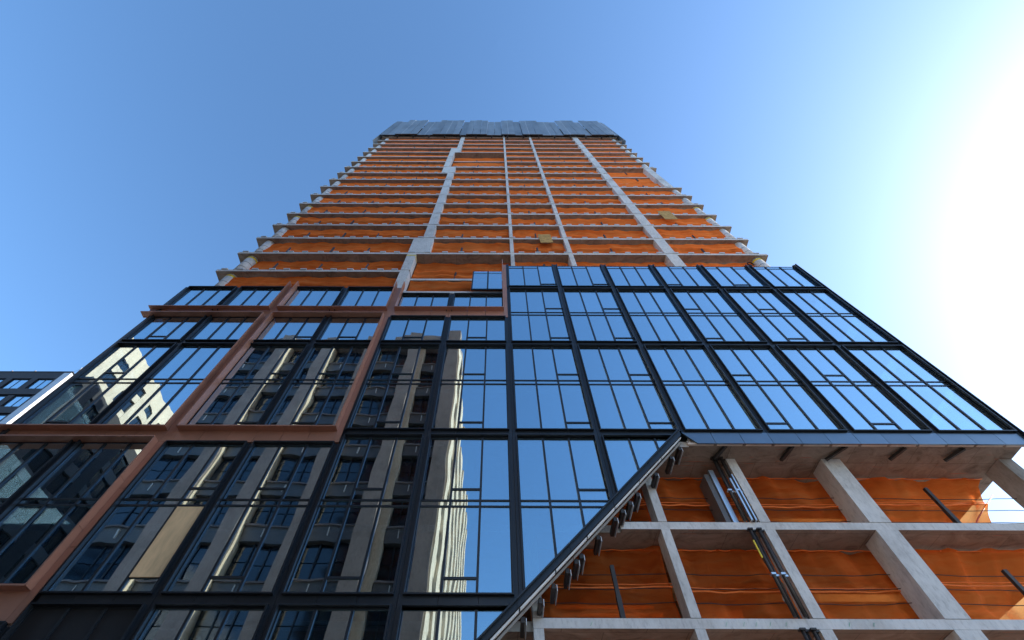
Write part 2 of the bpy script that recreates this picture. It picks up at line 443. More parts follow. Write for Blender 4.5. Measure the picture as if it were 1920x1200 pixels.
def module(i, z0, z1, mids, sides='lrbt', d=.11, line=None, xl=.17, xr=.17, louver=False, fm='black', top_trim=False):
    """one bay of curtain wall, opening z0..z1; mids = pairs of transom heights"""
    x0, x1 = i * B + xl, (i + 1) * B - xr
    # sill bar is the part that carries the rest
    fr = cbox('window_frame', x0, x1, GD - .015, GD + .09, z0, z0 + .05, 'black', T, line)
    if fr is None:
        fr = cbox('window_frame', x0, x1, GD - .015, GD + .09, z1 - .05, z1, 'black', T, line)
    if fr is None: return
    cbox('head_bar', x0, x1, GD - .015, GD + .09, z1 - .05, z1, 'black', fr, line)
    cbox('jamb', x0, x0 + .03, GD - .012, GD + .09, z0 + .05, z1 - .05, 'black', fr, line)
    cbox('jamb', x1 - .03, x1, GD - .012, GD + .09, z0 + .05, z1 - .05, 'black', fr, line)
    fins(fr, x0, x1, z0, z1, sides, d, fm, line)
    mw = .075; pw = (x1 - x0 - .06 - 2 * mw) / 3
    xs = [x0 + .03 + n * (pw + mw) for n in range(3)]
    for n in (1, 2):
        cbox('mullion', xs[n] - mw, xs[n], GD - .045, GD + .09, z0 + .05, z1 - .05, 'black', fr, line)
    floors = []; zlo = z0 + .05
    for (ma, mb) in mids:
        floors.append((zlo, ma - .03, False)); floors.append((ma + .03, mb - .03, True)); zlo = mb + .03
        for zz in (ma, mb):
            for n in range(3):
                cbox('transom', xs[n], xs[n] + pw, GD - .030, GD + .09, zz - .03, zz + .03, 'black', fr, line)
    floors.append((zlo, z1 - .05, False))
    oc = op_column(i)
    for fi, (a, b, spd) in enumerate(floors):
        for n in range(3):
            px0, px1 = xs[n], xs[n] + pw
            if louver:
                cbox('louver_panel', px0, px1, GD, GD + .02, a, b, 'louver', fr, line); continue
            if spd:
                pane(px0, px1, a, b, fr, line); continue
            if n == oc and b - a > 1.6:
                zb = a + .42
                cbox('vent_bar', px0, px1, GD - .035, GD + .09, zb - .035, zb + .035, 'black', fr, line)
                pane(px0, px1, a, zb - .035, fr, line); pane(px0, px1, zb + .035, b, fr, line)
            else:
                if top_trim and b > z1 - .2:
                    cbox('transom', px0, px1, GD - .02, GD + .05, b - .32, b - .28, 'black', fr, line)
                    pane(px0, px1, b - .28, b, fr, line); b2 = b - .32
                else: b2 = b
                pane(px0, px1, a, b2, fr, line)
    # lined back of spandrel between the two transoms
    for (ma, mb) in mids:
        cbox('spandrel_back', x0, x1, GD + .12, GD + .16, ma, mb, 'louver', fr, line)

def pane(x0, x1, z0, z1, par, line):
    p = [(x0, z0), (x1, z0), (x1, z1), (x0, z1)]; q = clip(p, line)
    if len(q) < 3: return
    if q == p:
        o = box('pane', x0, x1, GD, GD + .024, z0, z1, 'glass', par)
    else:
        o = prism_xz('pane', q, GD, GD + .024, 'glass', par)
    big = (x1 - x0) * (z1 - z0) > .8
    s = .0016 if big else .0006
    o.rotation_euler = (rng.gauss(0, s), 0, rng.gauss(0, s))

MID1, MID2, MID3 = (11.26, 11.49), (17.63, 17.90), (23.78, 24.07)
for i in (-6, -5):
    l, r = (.27 if i == -6 else .17), (.30 if i == -5 else .17)
    module(i, 8.50, 14.04, [MID1], 'r' if i == -6 else 'l', xl=l, xr=r)
    module(i, 14.66, 20.63, [MID2], 'rt' if i == -6 else 'lt', xl=l, xr=r)
    module(i, 20.97, 23.43, [], 'rb' if i == -6 else 'lb', xl=l, xr=r)
    module(i, 24.10, 26.92, [], 'rt' if i == -6 else 'lt', xl=l, xr=r)
    module(i, 2.2, 7.60, [(5.0, 5.2)], 'lrt', louver=True)
for i in (-4, -3):
    l, r = (.30 if i == -4 else .17), (.30 if i == -3 else .17)
    module(i, 2.2, 8.07, [(5.0, 5.2)], louver=(i == -4))
    module(i, 8.41, 13.98, [MID1], 'lrbt')
    module(i, 14.66, 20.63, [MID2], 'rt' if i == -4 else 'lt', xl=l, xr=r)
    module(i, 20.97, 23.43, [], 'rb' if i == -4 else 'lb', xl=l, xr=r)
    module(i, 24.10, 26.92, [], 'rt' if i == -4 else 'lt', xl=l, xr=r)
for i in (-2, -1):
    l, r = (.30 if i == -2 else .17), (.30 if i == -1 else .17)
    module(i, 2.2, 8.07, [(5.0, 5.2)], line=L1 if i == -1 else None)
    module(i, 8.41, 14.385, [MID1]); module(i, 14.725, 20.63, [MID2]); module(i, 20.97, 23.42, [])
    module(i, 24.10, 26.12, [], 'rt' if i == -2 else 'lt', xl=l, xr=r)
for i in range(6):
    if i < 2: module(i, 8.41, 14.385, [MID1], line=L1)
    module(i, 14.725, 20.63, [MID2]); module(i, 20.97, 26.86, [MID3])
    module(i, 27.2, 30.45, [], 'lrb', top_trim=True)
module(0, 2.2, 8.07, [(5.0, 5.2)], line=L1)

# ---- flat black strips between the openings (butted end to end)
SY0, SY1 = 0.0, .10
for i in range(-5, 7):
    rows = []
    if i in (-5,): rows = [(2.2, 7.55), (8.5, 14.04), (14.66, 20.63), (20.97, 23.43), (24.10, 26.97)]
    elif i == -4: rows = [(2.2, 7.55)]
    elif i == -3: rows = [(2.2, 8.07), (8.41, 13.98), (14.66, 20.63), (20.97, 23.43), (24.10, 26.97)]
    elif i == -2: rows = [(2.2, 8.07), (8.41, 13.98)]
    elif i == -1: rows = [(2.2, 8.07), (8.41, 14.385), (14.725, 20.63), (20.97, 23.42), (24.10, 26.17)]
    elif i == 0: rows = [(2.2, 8.07), (8.41, 14.385), (14.725, 20.63), (20.97, 23.42)]
    elif i == 1: rows = [(8.41, 14.385), (14.725, 20.63), (20.97, 26.86), (27.2, 30.6)]
    elif i < 6: rows = [(14.725, 20.63), (20.97, 26.86), (27.2, 30.6)]
    for a, b in rows:
        ln = L1 if (a < 9 and i >= -1) else None
        x0, x1 = i * B - .17, i * B + .17
        cbox('cover_strip', x0, i * B - .012, SY0, SY1, a, b, 'black', T, ln)
        cbox('cover_strip', i * B + .012, x1, SY0, SY1, a, b, 'black', T, ln)
        cbox('joint', i * B - .012, i * B + .012, SY0 + .02, SY1, a, b, 'louver', T, ln)
# corner strips
box('corner_strip', -20.12, -19.83, -.02, .12, 2.2, 26.97, 'black', T)
box('corner_fin', -19.87, -19.83, -.11, -.02, 2.2, 26.97, 'black', T)
box('corner_strip', 19.93, 20.12, -.02, .12, 14.06, 30.6, 'black', T)
box('corner_fin', 20.08, 20.12, -.14, -.02, 14.06, 30.6, 'black', T)
# horizontal black strips
def hstrip(i0, i1, z0, z1, m='black', y0=0.0, ln=None):
    for i in range(i0, i1):
        for n in range(3):
            cbox('cover_strip', i * B + n * B / 3 + .006, i * B + (n + 1) * B / 3 - .006, y0, SY1, z0, z1, m, T, ln)
hstrip(-6, 6, 20.63, 20.97)
hstrip(-2, 2, 14.385, 14.725, ln=L1)
hstrip(2, 6, 14.62, 14.725)
hstrip(0, 6, 26.86, 27.20)
hstrip(-4, 2, 8.07, 8.41, ln=L1)
hstrip(-6, -4, 2.0, 2.2); hstrip(-4, 1, 2.0, 2.2)
# half strips at the copper edges
box('cover_strip', -2 * B + .004, -2 * B + .17, 0, .10, 14.04, 23.42, 'black', T)
box('cover_strip', -4 * B + .004, -4 * B + .17, 0, .10, 8.07, 14.04, 'black', T)
box('cover_strip', .004, .17, 0, .10, 23.42, 30.6, 'black', T)

# ---- copper frames
CD = .31
def copper(name, x0, x1, z0, z1, y0=-.015, y1=.11, par=None, n=1, vert=False):
    root = par or T
    for q in range(n):
        if vert:
            a = z0 + (z1 - z0) * q / n; b = z0 + (z1 - z0) * (q + 1) / n
            box(name, x0, x1, y0, y1, a + .008, b - .008, 'copper', root)
        else:
            a = x0 + (x1 - x0) * q / n; b = x0 + (x1 - x0) * (q + 1) / n
            box(name, a + .008, b - .008, y0, y1, z0, z1, 'copper', root)
# level C band, bays -6..-2, and level k5 band, bays -6..0, level D band bays -6..-4
copper('copper_panel', -20.5, -4 * B - .22, 14.04, 14.66, n=6)
copper('copper_panel', -4 * B + .22, -2 * B - .22, 14.04, 14.66, n=6)
copper('copper_panel', -20.5, -4 * B - .22, 23.43, 24.10, n=6)
copper('copper_panel', -4 * B + .22, -2 * B - .22, 23.43, 24.10, n=6)
copper('copper_panel', -2 * B + .22, -.22, 23.46, 24.10, n=6)
copper('copper_panel', -20.5, -4 * B - .22, 7.62, 8.45, n=6)
# vertical strips
copper('copper_panel', -4 * B - .22, -4 * B - .002, 7.62, 14.04, n=3, vert=True)
copper('copper_panel', -4 * B - .22, -4 * B + .22, 14.04, 26.97, n=6, vert=True)
copper('copper_panel', -2 * B - .22, -2 * B - .002, 14.04, 23.43, n=4, vert=True)
copper('copper_panel', -2 * B - .22, -2 * B + .22, 23.43, 26.97, n=2, vert=True)
copper('copper_panel', -.22, -.002, 23.46, 30.5, n=4, vert=True)
def cblades(x0, x1, z0, z1, sides, ext=0.):
    """copper fins round a two-bay block"""
    t = .05
    if 'b' in sides:
        for q in range(6):
            a = x0 - ext + (x1 - x0 + ext) * q / 6; b = x0 - ext + (x1 - x0 + ext) * (q + 1) / 6
            box('copper_fin', a + .004, b - .004, -CD, -.017, z0 - t, z0, 'copper', T)
    if 't' in sides:
        for q in range(6):
            a = x0 - ext + (x1 - x0 + ext) * q / 6; b = x0 - ext + (x1 - x0 + ext) * (q + 1) / 6
            box('copper_fin', a + .004, b - .004, -CD, GD - .02, z1, z1 + t, 'copper', T)
    for s, xa in (('l', x0 - t), ('r', x1)):
        if s in sides:
            for q in range(3):
                a = z0 - t + (z1 - z0 + t) * q / 3; b = z0 - t + (z1 - z0 + t) * (q + 1) / 3
                box('copper_fin', xa, xa + t, -CD + .003, GD - .02, a + .005, b - .005, 'copper', T)
e = .27
cblades(-20.0, -4 * B - e, 14.66, 23.43, 'brt', .5)
cblades(-4 * B + e, -2 * B - e, 14.66, 23.43, 'blrt')
cblades(-20.0, -4 * B - e, 24.15, 27.3, 'br', .5)
cblades(-4 * B + e, -2 * B - e, 24.15, 27.3, 'blr')
cblades(-2 * B + e, -e, 24.15, 27.3, 'blr')
cblades(-20.0, -4 * B - e, 8.50, 14.04, 'brt', .5)
box('copper_fin', -e, -e + .05, -CD, GD - .02, 27.3, 30.75, 'copper', T)

# ---- first window of the next row, alone above the black cap
fr = box('window_frame', -2.24, -.30, .04, .14, 26.93, 27.03, 'black', T)
box('jamb', -2.24, -2.16, .04, .14, 27.03, 29.55, 'black', fr); box('mullion', -1.26, -1.16, .02, .14, 27.03, 29.55, 'black', fr)
for a, b in ((-2.16, -1.26), (-1.16, -.30)):
    box('transom', a, b, .04, .14, 29.22, 29.28, 'black', fr)
    pane(a, b, 27.03, 29.22, fr, None); pane(a, b, 29.28, 29.55, fr, None)
# exposed heads of the topmost modules
for i in (-6, -5, -4, -3): box('head_channel', i * B + .2, (i + 1) * B - .2, .0, .14, 26.97, 27.06, 'black', T)

# ---- dark fascia under the overhang
for i in range(2, 6):
    for n in range(3):
        a, b = i * B + n * B / 3, i * B + (n + 1) * B / 3
        if i == 2 and n == 0:
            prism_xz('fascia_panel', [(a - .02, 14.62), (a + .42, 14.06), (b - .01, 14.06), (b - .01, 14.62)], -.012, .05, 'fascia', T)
        else:
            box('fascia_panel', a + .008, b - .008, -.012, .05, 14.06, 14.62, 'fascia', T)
        box('backer_strip', a + .06, b - .06, .055, .15, 14.07, 14.15, 'tan', T)
# struts under the overhang
for (xa, ya), (xb, yb) in (((7.95, .84), (8.25, .23)), ((10.62, .93), (10.85, .22)), ((12.47 - .1, .88), (12.95, .21)), ((14.89, .87), (15.27, .28)), ((17.09, .92), (17.58, .30))):
    bar('strut', (xa, ya, 14.06), (xb, yb, 14.12), .10, .10, 'steel', T)
    bar('strut', (xa + .16, ya, 14.13), (xb + .09, yb + .03, 14.15), .05, .05, 'steel', T)

# ---- the diagonal edge
def dline(L, x): return L[0] + L[1] * x
xa, xb = -3.4, 6.62
n = 6
for q in range(n):
    a = xa + (xb - xa) * q / n + .006; b = xa + (xb - xa) * (q + 1) / n - .006
    prism_xz('diagonal_cover', [(a, dline(L2, a)), (b, dline(L2, b)), (b, dline(L1, b)), (a, dline(L1, a))], -.02, .12, 'black', T)
    prism_xz('diagonal_fin', [(a, dline(L1, a) - .075), (b, dline(L1, b) - .075), (b, dline(L1, b) - .015), (a, dline(L1, a) - .015)], -.12, -.022, 'black', T)
n = 9
for q in range(n):
    a = xa + .1 + (xb - xa - .1) * q / n + .02; b = xa + .1 + (xb - xa - .1) * (q + 1) / n - .02
    o = rng.uniform(-.012, .012)
    prism_xz('white_membrane', [(a, dline(L2, a) - .085 + o), (b, dline(L2, b) - .085 + o), (b, dline(L2, b) - .03), (a, dline(L2, a) - .03)], .05 + o, .13, 'white', T)
for q in range(4):
    a = xa + .2 + (xb - xa - .2) * q / 4 + .01; b = xa + .2 + (xb - xa - .2) * (q + 1) / 4 - .01
    prism_xz('edge_angle', [(a, dline(L2, a) - .20), (b, dline(L2, b) - .20), (b, dline(L2, b) - .12), (a, dline(L2, a) - .12)], .20, .25, 'core', T)
for q in range(3):
    a = xa + .2 + (xb - xa - .2) * q / 3 + .005; b = xa + .2 + (xb - xa - .2) * (q + 1) / 3 - .005
    prism_xz('edge_beam', [(a, dline(L2, a) - .02), (b, dline(L2, b) - .02), (b, dline(L2, b) + .25), (a, dline(L2, a) + .25)], .30, .42, 'steel', T)
for X, Z in ((.62, 8.05), (1.04, 8.46), (1.50, 8.75), (1.98, 9.70), (1.80, 9.45), (2.62, 10.30), (3.3, 11.0), (3.62, 11.3), (3.95, 11.62), (4.3, 11.98), (5.2, 12.98), (6.02, 13.50), (6.5, 13.98), (.1, 7.5)):
    zb = dline(L2, X) - .26
    box('bracket', X - .055, X + .055, .30, 1.16, zb - .10, zb + .05, 'steel', T)
    box('bracket_flange', X + .085, X + .105, .33, 1.12, zb - .15, zb + .03, 'pale', T)

# ---- guard cables and guard posts (lower floors: cables; tower: posts)
for k, zs in ((1, (.55, 1.05, 1.55)), (0, (.35, .8, 1.25, 1.7)), (-1, (2.2, 2.6))):
    zf = (zk(k) + TH) if k >= 0 else 5.2
    for h in zs:
        for a, b in ((.8, 4.95), (5.3, 8.4), (8.9, 12.3), (13.06, 19.3)):
            if k == 1 and a < 1: a = 3.9
            pts = [(a + (b - a) * t / 8, 1.72 + .02 * math.sin(t * 2.1 + h * 9), zf + h - .05 * math.sin(math.pi * t / 8) + rng.uniform(-.012, .012)) for t in range(9)]
            tube('guard_cable', pts, .013, 'cable', T, 4)
posts = [-16.6, -13.3, -10.2, -3.4, 2.6, 8.5, 15.6]
for k in range(7, 24):
    for q, X in enumerate(posts):
        if k > 18 and (q + k) % 2: continue
        x = X + rng.uniform(-.35, .35); lean = rng.uniform(-.05, .05)
        z = zk(k) + TH
        yy = .48 if not (k in (7, 18, 19) and q == 3) else 1.06
        bar('guard_post', (x, yy, z), (x + lean, yy + .02, z + rng.uniform(.95, 1.35)), .11, .11, 'steel', T)

# ---- side glazing (seen through the corner bays)
for X, s in ((20.0, 'r'), (-20.0, 'l')):
    for k in range(2, 7):
        if s == 'l' and k > 5: continue
        for q in range(6):
            a = .25 + q * 3.1
            box('pane', X - .02, X + .02, a + .05, a + 3.05, zk(k) + TH + .05, zk(k + 1) - .05, 'sideglass', T)
            box('mullion', X - .05, X + .05, a - .05, a + .05, zk(k) + TH, zk(k + 1), 'black', T)

# ================================================================== debris nets
ORD = ["first", "second", "third", "fourth", "fifth", "sixth", "seventh", "eighth", "ninth", "tenth", "eleventh", "twelfth",
       "thirteenth", "fourteenth", "fifteenth", "sixteenth", "seventeenth", "eighteenth"]
def net(x0, x1, z0, z1, Y, label, seed, group, sag=1., ridge=.5, cut=None, tops=.1, amp=1., seam=False):
    r = random.Random(seed)
    nx = max(10, int((x1 - x0) * 4)); nz = 12
    ph = [r.uniform(0, 6.28) for _ in range(12)]
    W_ = x1 - x0
    v, f = [], []
    for j in range(nz + 1):
        t = j / nz
        for i in range(nx + 1):
            s = i / nx; x = x0 + W_ * s
            y = .045 * math.sin(x * 2.3 + ph[0] + 2.2 * t) + .03 * math.sin(x * 5.1 + ph[1] - 3 * t) + .022 * math.sin(x * 9.7 + ph[2])
            y += .06 * math.sin(7 * t + ph[3] + .8 * math.sin(x * .9 + ph[4])) * (1 - t * .4)
            rr = ridge + .05 * math.sin(x * .7 + ph[5])
            y -= .11 * sag * math.exp(-((t - rr) / .055) ** 2)
            y += .06 * sag * math.exp(-((t - rr + .12) / .05) ** 2)
            y -= .10 * sag * math.exp(-((t - .12 - .05 * math.sin(x * 1.3 + ph[6])) / .08) ** 2)
            # gathered folds at the tied corners
            for cx_, sg in ((0., 1), (1., -1)):
                ds = abs(s - cx_) * W_
                if ds < 1.4:
                    ang = math.atan2((1 - t) * (z1 - z0), ds + .05)
                    y += .05 * math.sin(ang * 11 + ph[7]) * (1 - ds / 1.4)
            z = z0 + (z1 - z0) * t
            if j == nz: z += -.02 - tops * (.5 + .5 * math.sin(x * 1.1 + ph[8])) * .9 + .03 * math.sin(x * 4.7 + ph[9])
            if j == 0: z += .02
            xx = x
            if cut is not None:       # slack right edge drawn inward towards the foot
                xx = x0 + (W_ - cut * (1 - t)) * s
            v.append((xx, y * amp, z))
    for j in range(nz):
        for i in range(nx):
            a = j * (nx + 1) + i; f.append((a, a + 1, a + nx + 2, a + nx + 1))
    c = Vector(((x0 + x1) / 2, Y, z0))
    v = [(p[0] - c.x, p[1], p[2] - c.z) for p in v]
    me = mesh_from('debris_net', v, f, M['net'])
    for p in me.polygons: p.use_smooth = True
    o = link('debris_net', me, c)
    if seam:      # rolled overlap where two widths of net are laced together, and the top hem
        h0 = z0 + (z1 - z0) * r.uniform(.42, .52); xe = x1 - (cut or 0) * .55
        tube('lap_seam', [(x0 + .03 + (xe - x0 - .06) * t / 14, Y - .30 + .02 * math.sin(t * 1.7 + ph[0]), h0 - .05 * math.sin(math.pi * t / 14) + .014 * math.sin(t * 1.1 + ph[1])) for t in range(15)], .028, 'seam', o, 5)
        tube('lap_seam', [(x0 + .03 + (xe - x0 - .06) * t / 14, Y - .28, h0 + .10 - .03 * math.sin(math.pi * t / 14) + .01 * math.sin(t * 1.5 + ph[2])) for t in range(15)], .015, 'seam', o, 4)
        tube('top_hem', [(x0 + .03 + (x1 - x0 - .06) * t / 14, Y - .04, z1 - .06 - .04 * math.sin(t * 1.3 + ph[8]) ** 2) for t in range(15)], .02, 'seam', o, 4)
    return tag(o, label, 'net', group)
BAYS = [("round corner column", "stepped column", -18.75, None), ("stepped column", "thinnest column", None, .40),
        ("thinnest column", "narrow column", .67, 4.73), ("narrow column", "broad column", 5.07, 12.02), ("broad column", "far round column", 12.85, 18.65)]
names = ["between left round and stepped columns", "between stepped and thinnest columns",
         "between the two thinnest columns", "between narrow and broad columns", "between broad and right round columns"]
sd = 100
for k in range(6, 24):
    a, b = c1_range(k)
    for q in range(5):
        x0 = [-18.72, b + .02, .69, 5.09, 12.87][q]; x1 = [a - .02, .38, 4.71, 12.0, 18.6][q]
        if q == 4 and 14 <= k <= 16: x1 = 17.98
        Y = .70 + .03 * math.sin(q * 2 + k) if k > 7 else (.95 if k == 7 else .75)
        if q == 1 and k in (7, 18, 19): Y = 1.12
        if q == 1 and k == 6: Y = 1.06
        if q == 1 and k in (17,): Y = 1.04
        if q == 4 and k in (15, 16): Y = .92
        lab = "orange debris net, %s open floor above glass, %s" % (ORD[k - 6], names[q])
        sd += 1
        net(x0, x1, zk(k) + TH, zk(k + 1) + .0, Y, lab, sd, "orange debris nets on the tower floors", sag=.9, ridge=.45 + .12 * math.sin(sd), amp=.8 if k < 13 else .35)
low = ["beside the diagonal edge", "between narrow column and pipe bundle", "between pipe bundle and broad column", "between broad column and corner pier"]
for k, fl in ((1, "upper"), (0, "middle"), (-1, "lower")):
    z0 = zk(k) + TH if k >= 0 else 5.2
    z1 = zk(k + 1) - (.02 if k != 1 else .0)
    for q, (a, b) in enumerate(((.45, 5.10), (5.14, 8.66), (8.70, 12.66), (12.70, 19.3))):
        if k == 1 and q == 0: a = 3.2
        sd += 1
        net(a, b, z0, z1, 2.1, "orange debris net, %s open floor under overhang, %s" % (fl, low[q]), sd,
            "orange debris nets under the overhang", sag=.8, ridge=.5, cut=(2.2 if q == 3 else None), tops=.06, seam=True, amp=1.7)

# ================================================================== things on the building
def sheet(cx_, z0, z1, w, Y, m, label, tilt=0., leany=0.):
    o = link('plywood_sheet', box_mesh(w, .03, z1 - z0, M[m]), (cx_, Y, (z0 + z1) / 2))
    o.rotation_euler = (leany, tilt, 0)
    return tag(o, label, 'plywood')
sheet(3.28, 35.35, 37.15, 1.0, .26, 'osb', "square strand-board sheet on slab edge between the two thinnest columns", R(-3))
sheet(15.0, 41.05, 43.35, 1.15, .26, 'osb', "square strand-board sheet hung on slab edge near the right round columns", R(-1))
sheet(-10.70, 8.86, 11.18, .95, .005, 'ply', "pale plywood sheet covering one broken window pane low on the glass base")

# coil of cable in the top right bay
c = tube('cable_coil', [(18.2 + .22 * math.cos(a / 24 * 6.283 * 3), .80 + .02 * math.sin(a), 32.62 + .24 * math.sin(a / 24 * 6.283 * 3)) for a in range(73)], .03, 'cable', None, 5)
tag(c, "small coil of black cable hanging on orange net above the glass", "cable")

# shoring posts under the overhang
for X, z0, z1, lab in ((3.1, zk(0) + TH, 10.0, "black steel post standing on the slab beside the diagonal glass edge"),
                       (15.68, zk(1) + TH, 13.05, "black steel post on upper open floor before corner pier"),
                       (15.68, zk(0) + TH, 9.9, "black steel post on middle open floor before corner pier")):
    t = empty('guard_post', (X, 1.3, z0), lab, "post")
    box('shaft', X - .06, X + .06, 1.24, 1.36, z0 + .015, z1, 'steel', t)
    box('base_plate', X - .14, X + .14, 1.18, 1.42, z0 + .001, z0 + .015, 'steel', t)
    box('sleeve', X - .07, X + .07, 1.23, 1.37, z0 + .015, z0 + (z1 - z0) * .45, 'steel', t)

# riser pipes
for k, lab in ((1, "bundle of dark pipes and bright steel channels on upper open floor"), (0, "bundle of dark riser pipes beside slim column on middle open floor"),
               (-1, "bundle of dark riser pipes below the lowest slab edge in view")):
    z0 = zk(k) + TH + .01 if k >= 0 else 5.2
    z1 = zk(k + 1) - .03
    t = empty('pipe_riser', (8.2, .95, z0), lab, "pipes")
    for x, y, r in ((7.96, .92, .05), (8.12, 1.02, .035), (8.26, .92, .05), (8.40, 1.03, .03)):
        tube('pipe', [(x, y, z0), (x, y, z1)], r, 'steel', t, 10)
        box('collar', x - r - .03, x + r + .03, y - r - .03, y + r + .03, z1 - .05, z1, 'steel', t)
        box('clamp', x - r - .02, x + r + .02, y - r - .02, y + r + .02, z0 + 1.2, z0 + 1.26, 'galv', t)
    if k == 1:
        box('channel', 7.66, 7.84, 1.12, 1.25, z0, z0 + 2.35, 'galv', t)
        box('channel', 8.16, 8.22, .86, .98, z0, z0 + 1.75, 'galv', t)
        box('channel', 8.32, 8.37, .88, 1.0, z0, z0 + 1.95, 'galv', t)
        box('crate_board', 7.45, 7.64, 1.2, 1.9, z0, z0 + 2.2, 'spandrel', t)
    if k == 0: box('label_strip', 7.86, 7.90, .88, .92, z0 + 1.75, z0 + 2.35, 'yellow', t)

# straps lashing the loose net edge at the open corner
for pts, lab in (([(18.9, 2.0, 13.3), (17.5, 2.0, 12.35), (16.3, 2.0, 11.42)], "red strap lashing loose net edge on upper open floor beside corner pier"),
                 ([(18.9, 2.0, 10.2), (17.5, 2.0, 9.25), (16.3, 2.0, 8.33)], "red strap lashing loose net edge on middle open floor beside corner pier")):
    tag(tube('strap', pts, .025, 'red', None, 5), lab, "strap")

# green setting-out paint on the lowest slab edge
for X in (2.05, 5.9, 6.4, 6.75, 7.15, 7.6, 9.4, 10.1):
    bar('paint_mark', (X, .997, 8.09), (X + .07, .997, 8.19), .035, .004, 'green', T)

# stored studs behind the net
t = empty('stud_rack', (3.1, 2.75, zk(0) + TH), "three pale metal studs on a low rack behind orange net beside diagonal edge", "studs")
for X in (1.9, 4.3):
    for yy in (2.42, 3.02): box('leg', X - .03, X + .03, yy, yy + .06, zk(0) + TH, 9.28, 'steel', t)
    for zz in (8.74, 8.98, 9.22): box('rail', X - .03, X + .03, 2.485, 3.015, zz, zz + .06, 'steel', t)
for zz, a, b in ((9.285, 1.35, 4.5), (9.045, 1.5, 4.72), (8.805, 1.62, 4.68)):
    box('stud', a, b, 2.5, 2.62, zz, zz + .11, 'pink', t)
# debris bags and crates lying behind the nets on the open floors
for k, X, Yd, w, h, m, lab in ((0, 11.7, 3.2, 1.6, .45, 'pink', "pale debris bag slumped behind orange net beside broad column"),
                               (1, 10.9, 4.0, .8, .9, 'tan', "tan crate behind orange net on upper open floor"),
                               (0, 7.2, 3.6, .9, 1.3, 'tan', "tan crate behind orange net on middle open floor by pipes"),
                               (1, 16.4, 3.6, .9, .6, 'spandrel', "grey crate behind orange net on upper open floor by corner pier")):
    z = zk(k) + TH
    bm = bmesh.new(); bmesh.ops.create_icosphere(bm, subdivisions=3, radius=1) if m == 'pink' else bmesh.ops.create_cube(bm, size=2)
    for v in bm.verts:
        if m == 'pink':
            v.co.x *= w / 2; v.co.y *= .5; v.co.z = max(v.co.z, -.55) * h * .65 + .12 * math.sin(v.co.x * 5) * .5
        else:
            v.co.x *= w / 2; v.co.y *= .4; v.co.z *= h / 2
    zmin = min(v.co.z for v in bm.verts)
    for v in bm.verts: v.co.z -= zmin
    me = bpy.data.meshes.new('crate'); bm.to_mesh(me); bm.free(); me.materials.append(M[m])
    if m == 'pink':
        o = link('debris_bag', me, (X, Yd, z)); tag(o, lab, 'bag')
    else:
        o = link('crate', me, (X, Yd, z)); tag(o, lab, 'crate')
        for q in (.25, .5, .75): box('slat', X - w / 2 - .01, X + w / 2 + .01, Yd - .43, Yd - .402, z + h * q - .05, z + h * q + .05, m, o)

# ================================================================== safety screen round the tower top
SC = empty('safety_screen', (-.25, 0, 82.6), "grey overlapping panel screen wrapped round the top floors of the tower", "screen")
x = -20.25; n = 0
pat = [0, 0, 1, 1, 1, 0, 0, 1, 1, 1, 1, 0, 1, 1, 1, 0, 0, 1, 1, 0, 1, 1, 1, 0, 0, 0, 1, 1, 1, 0, 1, 1, 1, 0, 1]
while x < 19.55:
    w = 1.18 + rng.uniform(-.10, .14); w = min(w, 19.75 - x)
    p = pat[n % len(pat)]; n += 1
    y = -.16 if p else 0.0
    z0 = 82.95 - .12 * p + rng.uniform(-.08, .08); z1 = 97.6 + .9 * p + rng.uniform(-.35, .35)
    q = box('screen_panel', x + .02, x + w - .03, y - .03, y + .03, z0, z1, 'screen', SC)
    if n % 3 == 0:
        box('edge_rib', x + w - .03, x + w + .01, y - .035, y + .025, z0, z1, 'pale', q)
    box('foot_angle', x + .02, x + w - .03, y + .031, y + .16, z0, z0 + .06, 'steel', q)
    x += w
for yy, zz in ((0.18, 84.4), (.18, 87.6), (.18, 90.7), (.18, 93.8)):
    box('wall_rail', -20.2, 19.7, yy, yy + .1, zz, zz + .18, 'steel', SC)
for q in range(16):
    X = -19.9 + q * 2.62
    box('support_leg', X, X + .10, .05, .17, 82.2, 96.8, 'steel', SC)
    box('support_shoe', X - .06, X + .16, .05, .40, 82.1, 82.3, 'steel', SC)
for s, X in ((-1, -20.42), (1, 19.92)):
    yy = .05; n = 0
    while yy < 18.5:
        z0 = (80.0 if yy < 1.2 else 79.2) + rng.uniform(-.1, .1)
        box('screen_panel', X - .03, X + .03, yy, yy + 1.2, z0 - (1.6 if n == 0 else 0), 96.8 + rng.uniform(-.3, .3), 'screen', SC)
        yy += 1.24; n += 1

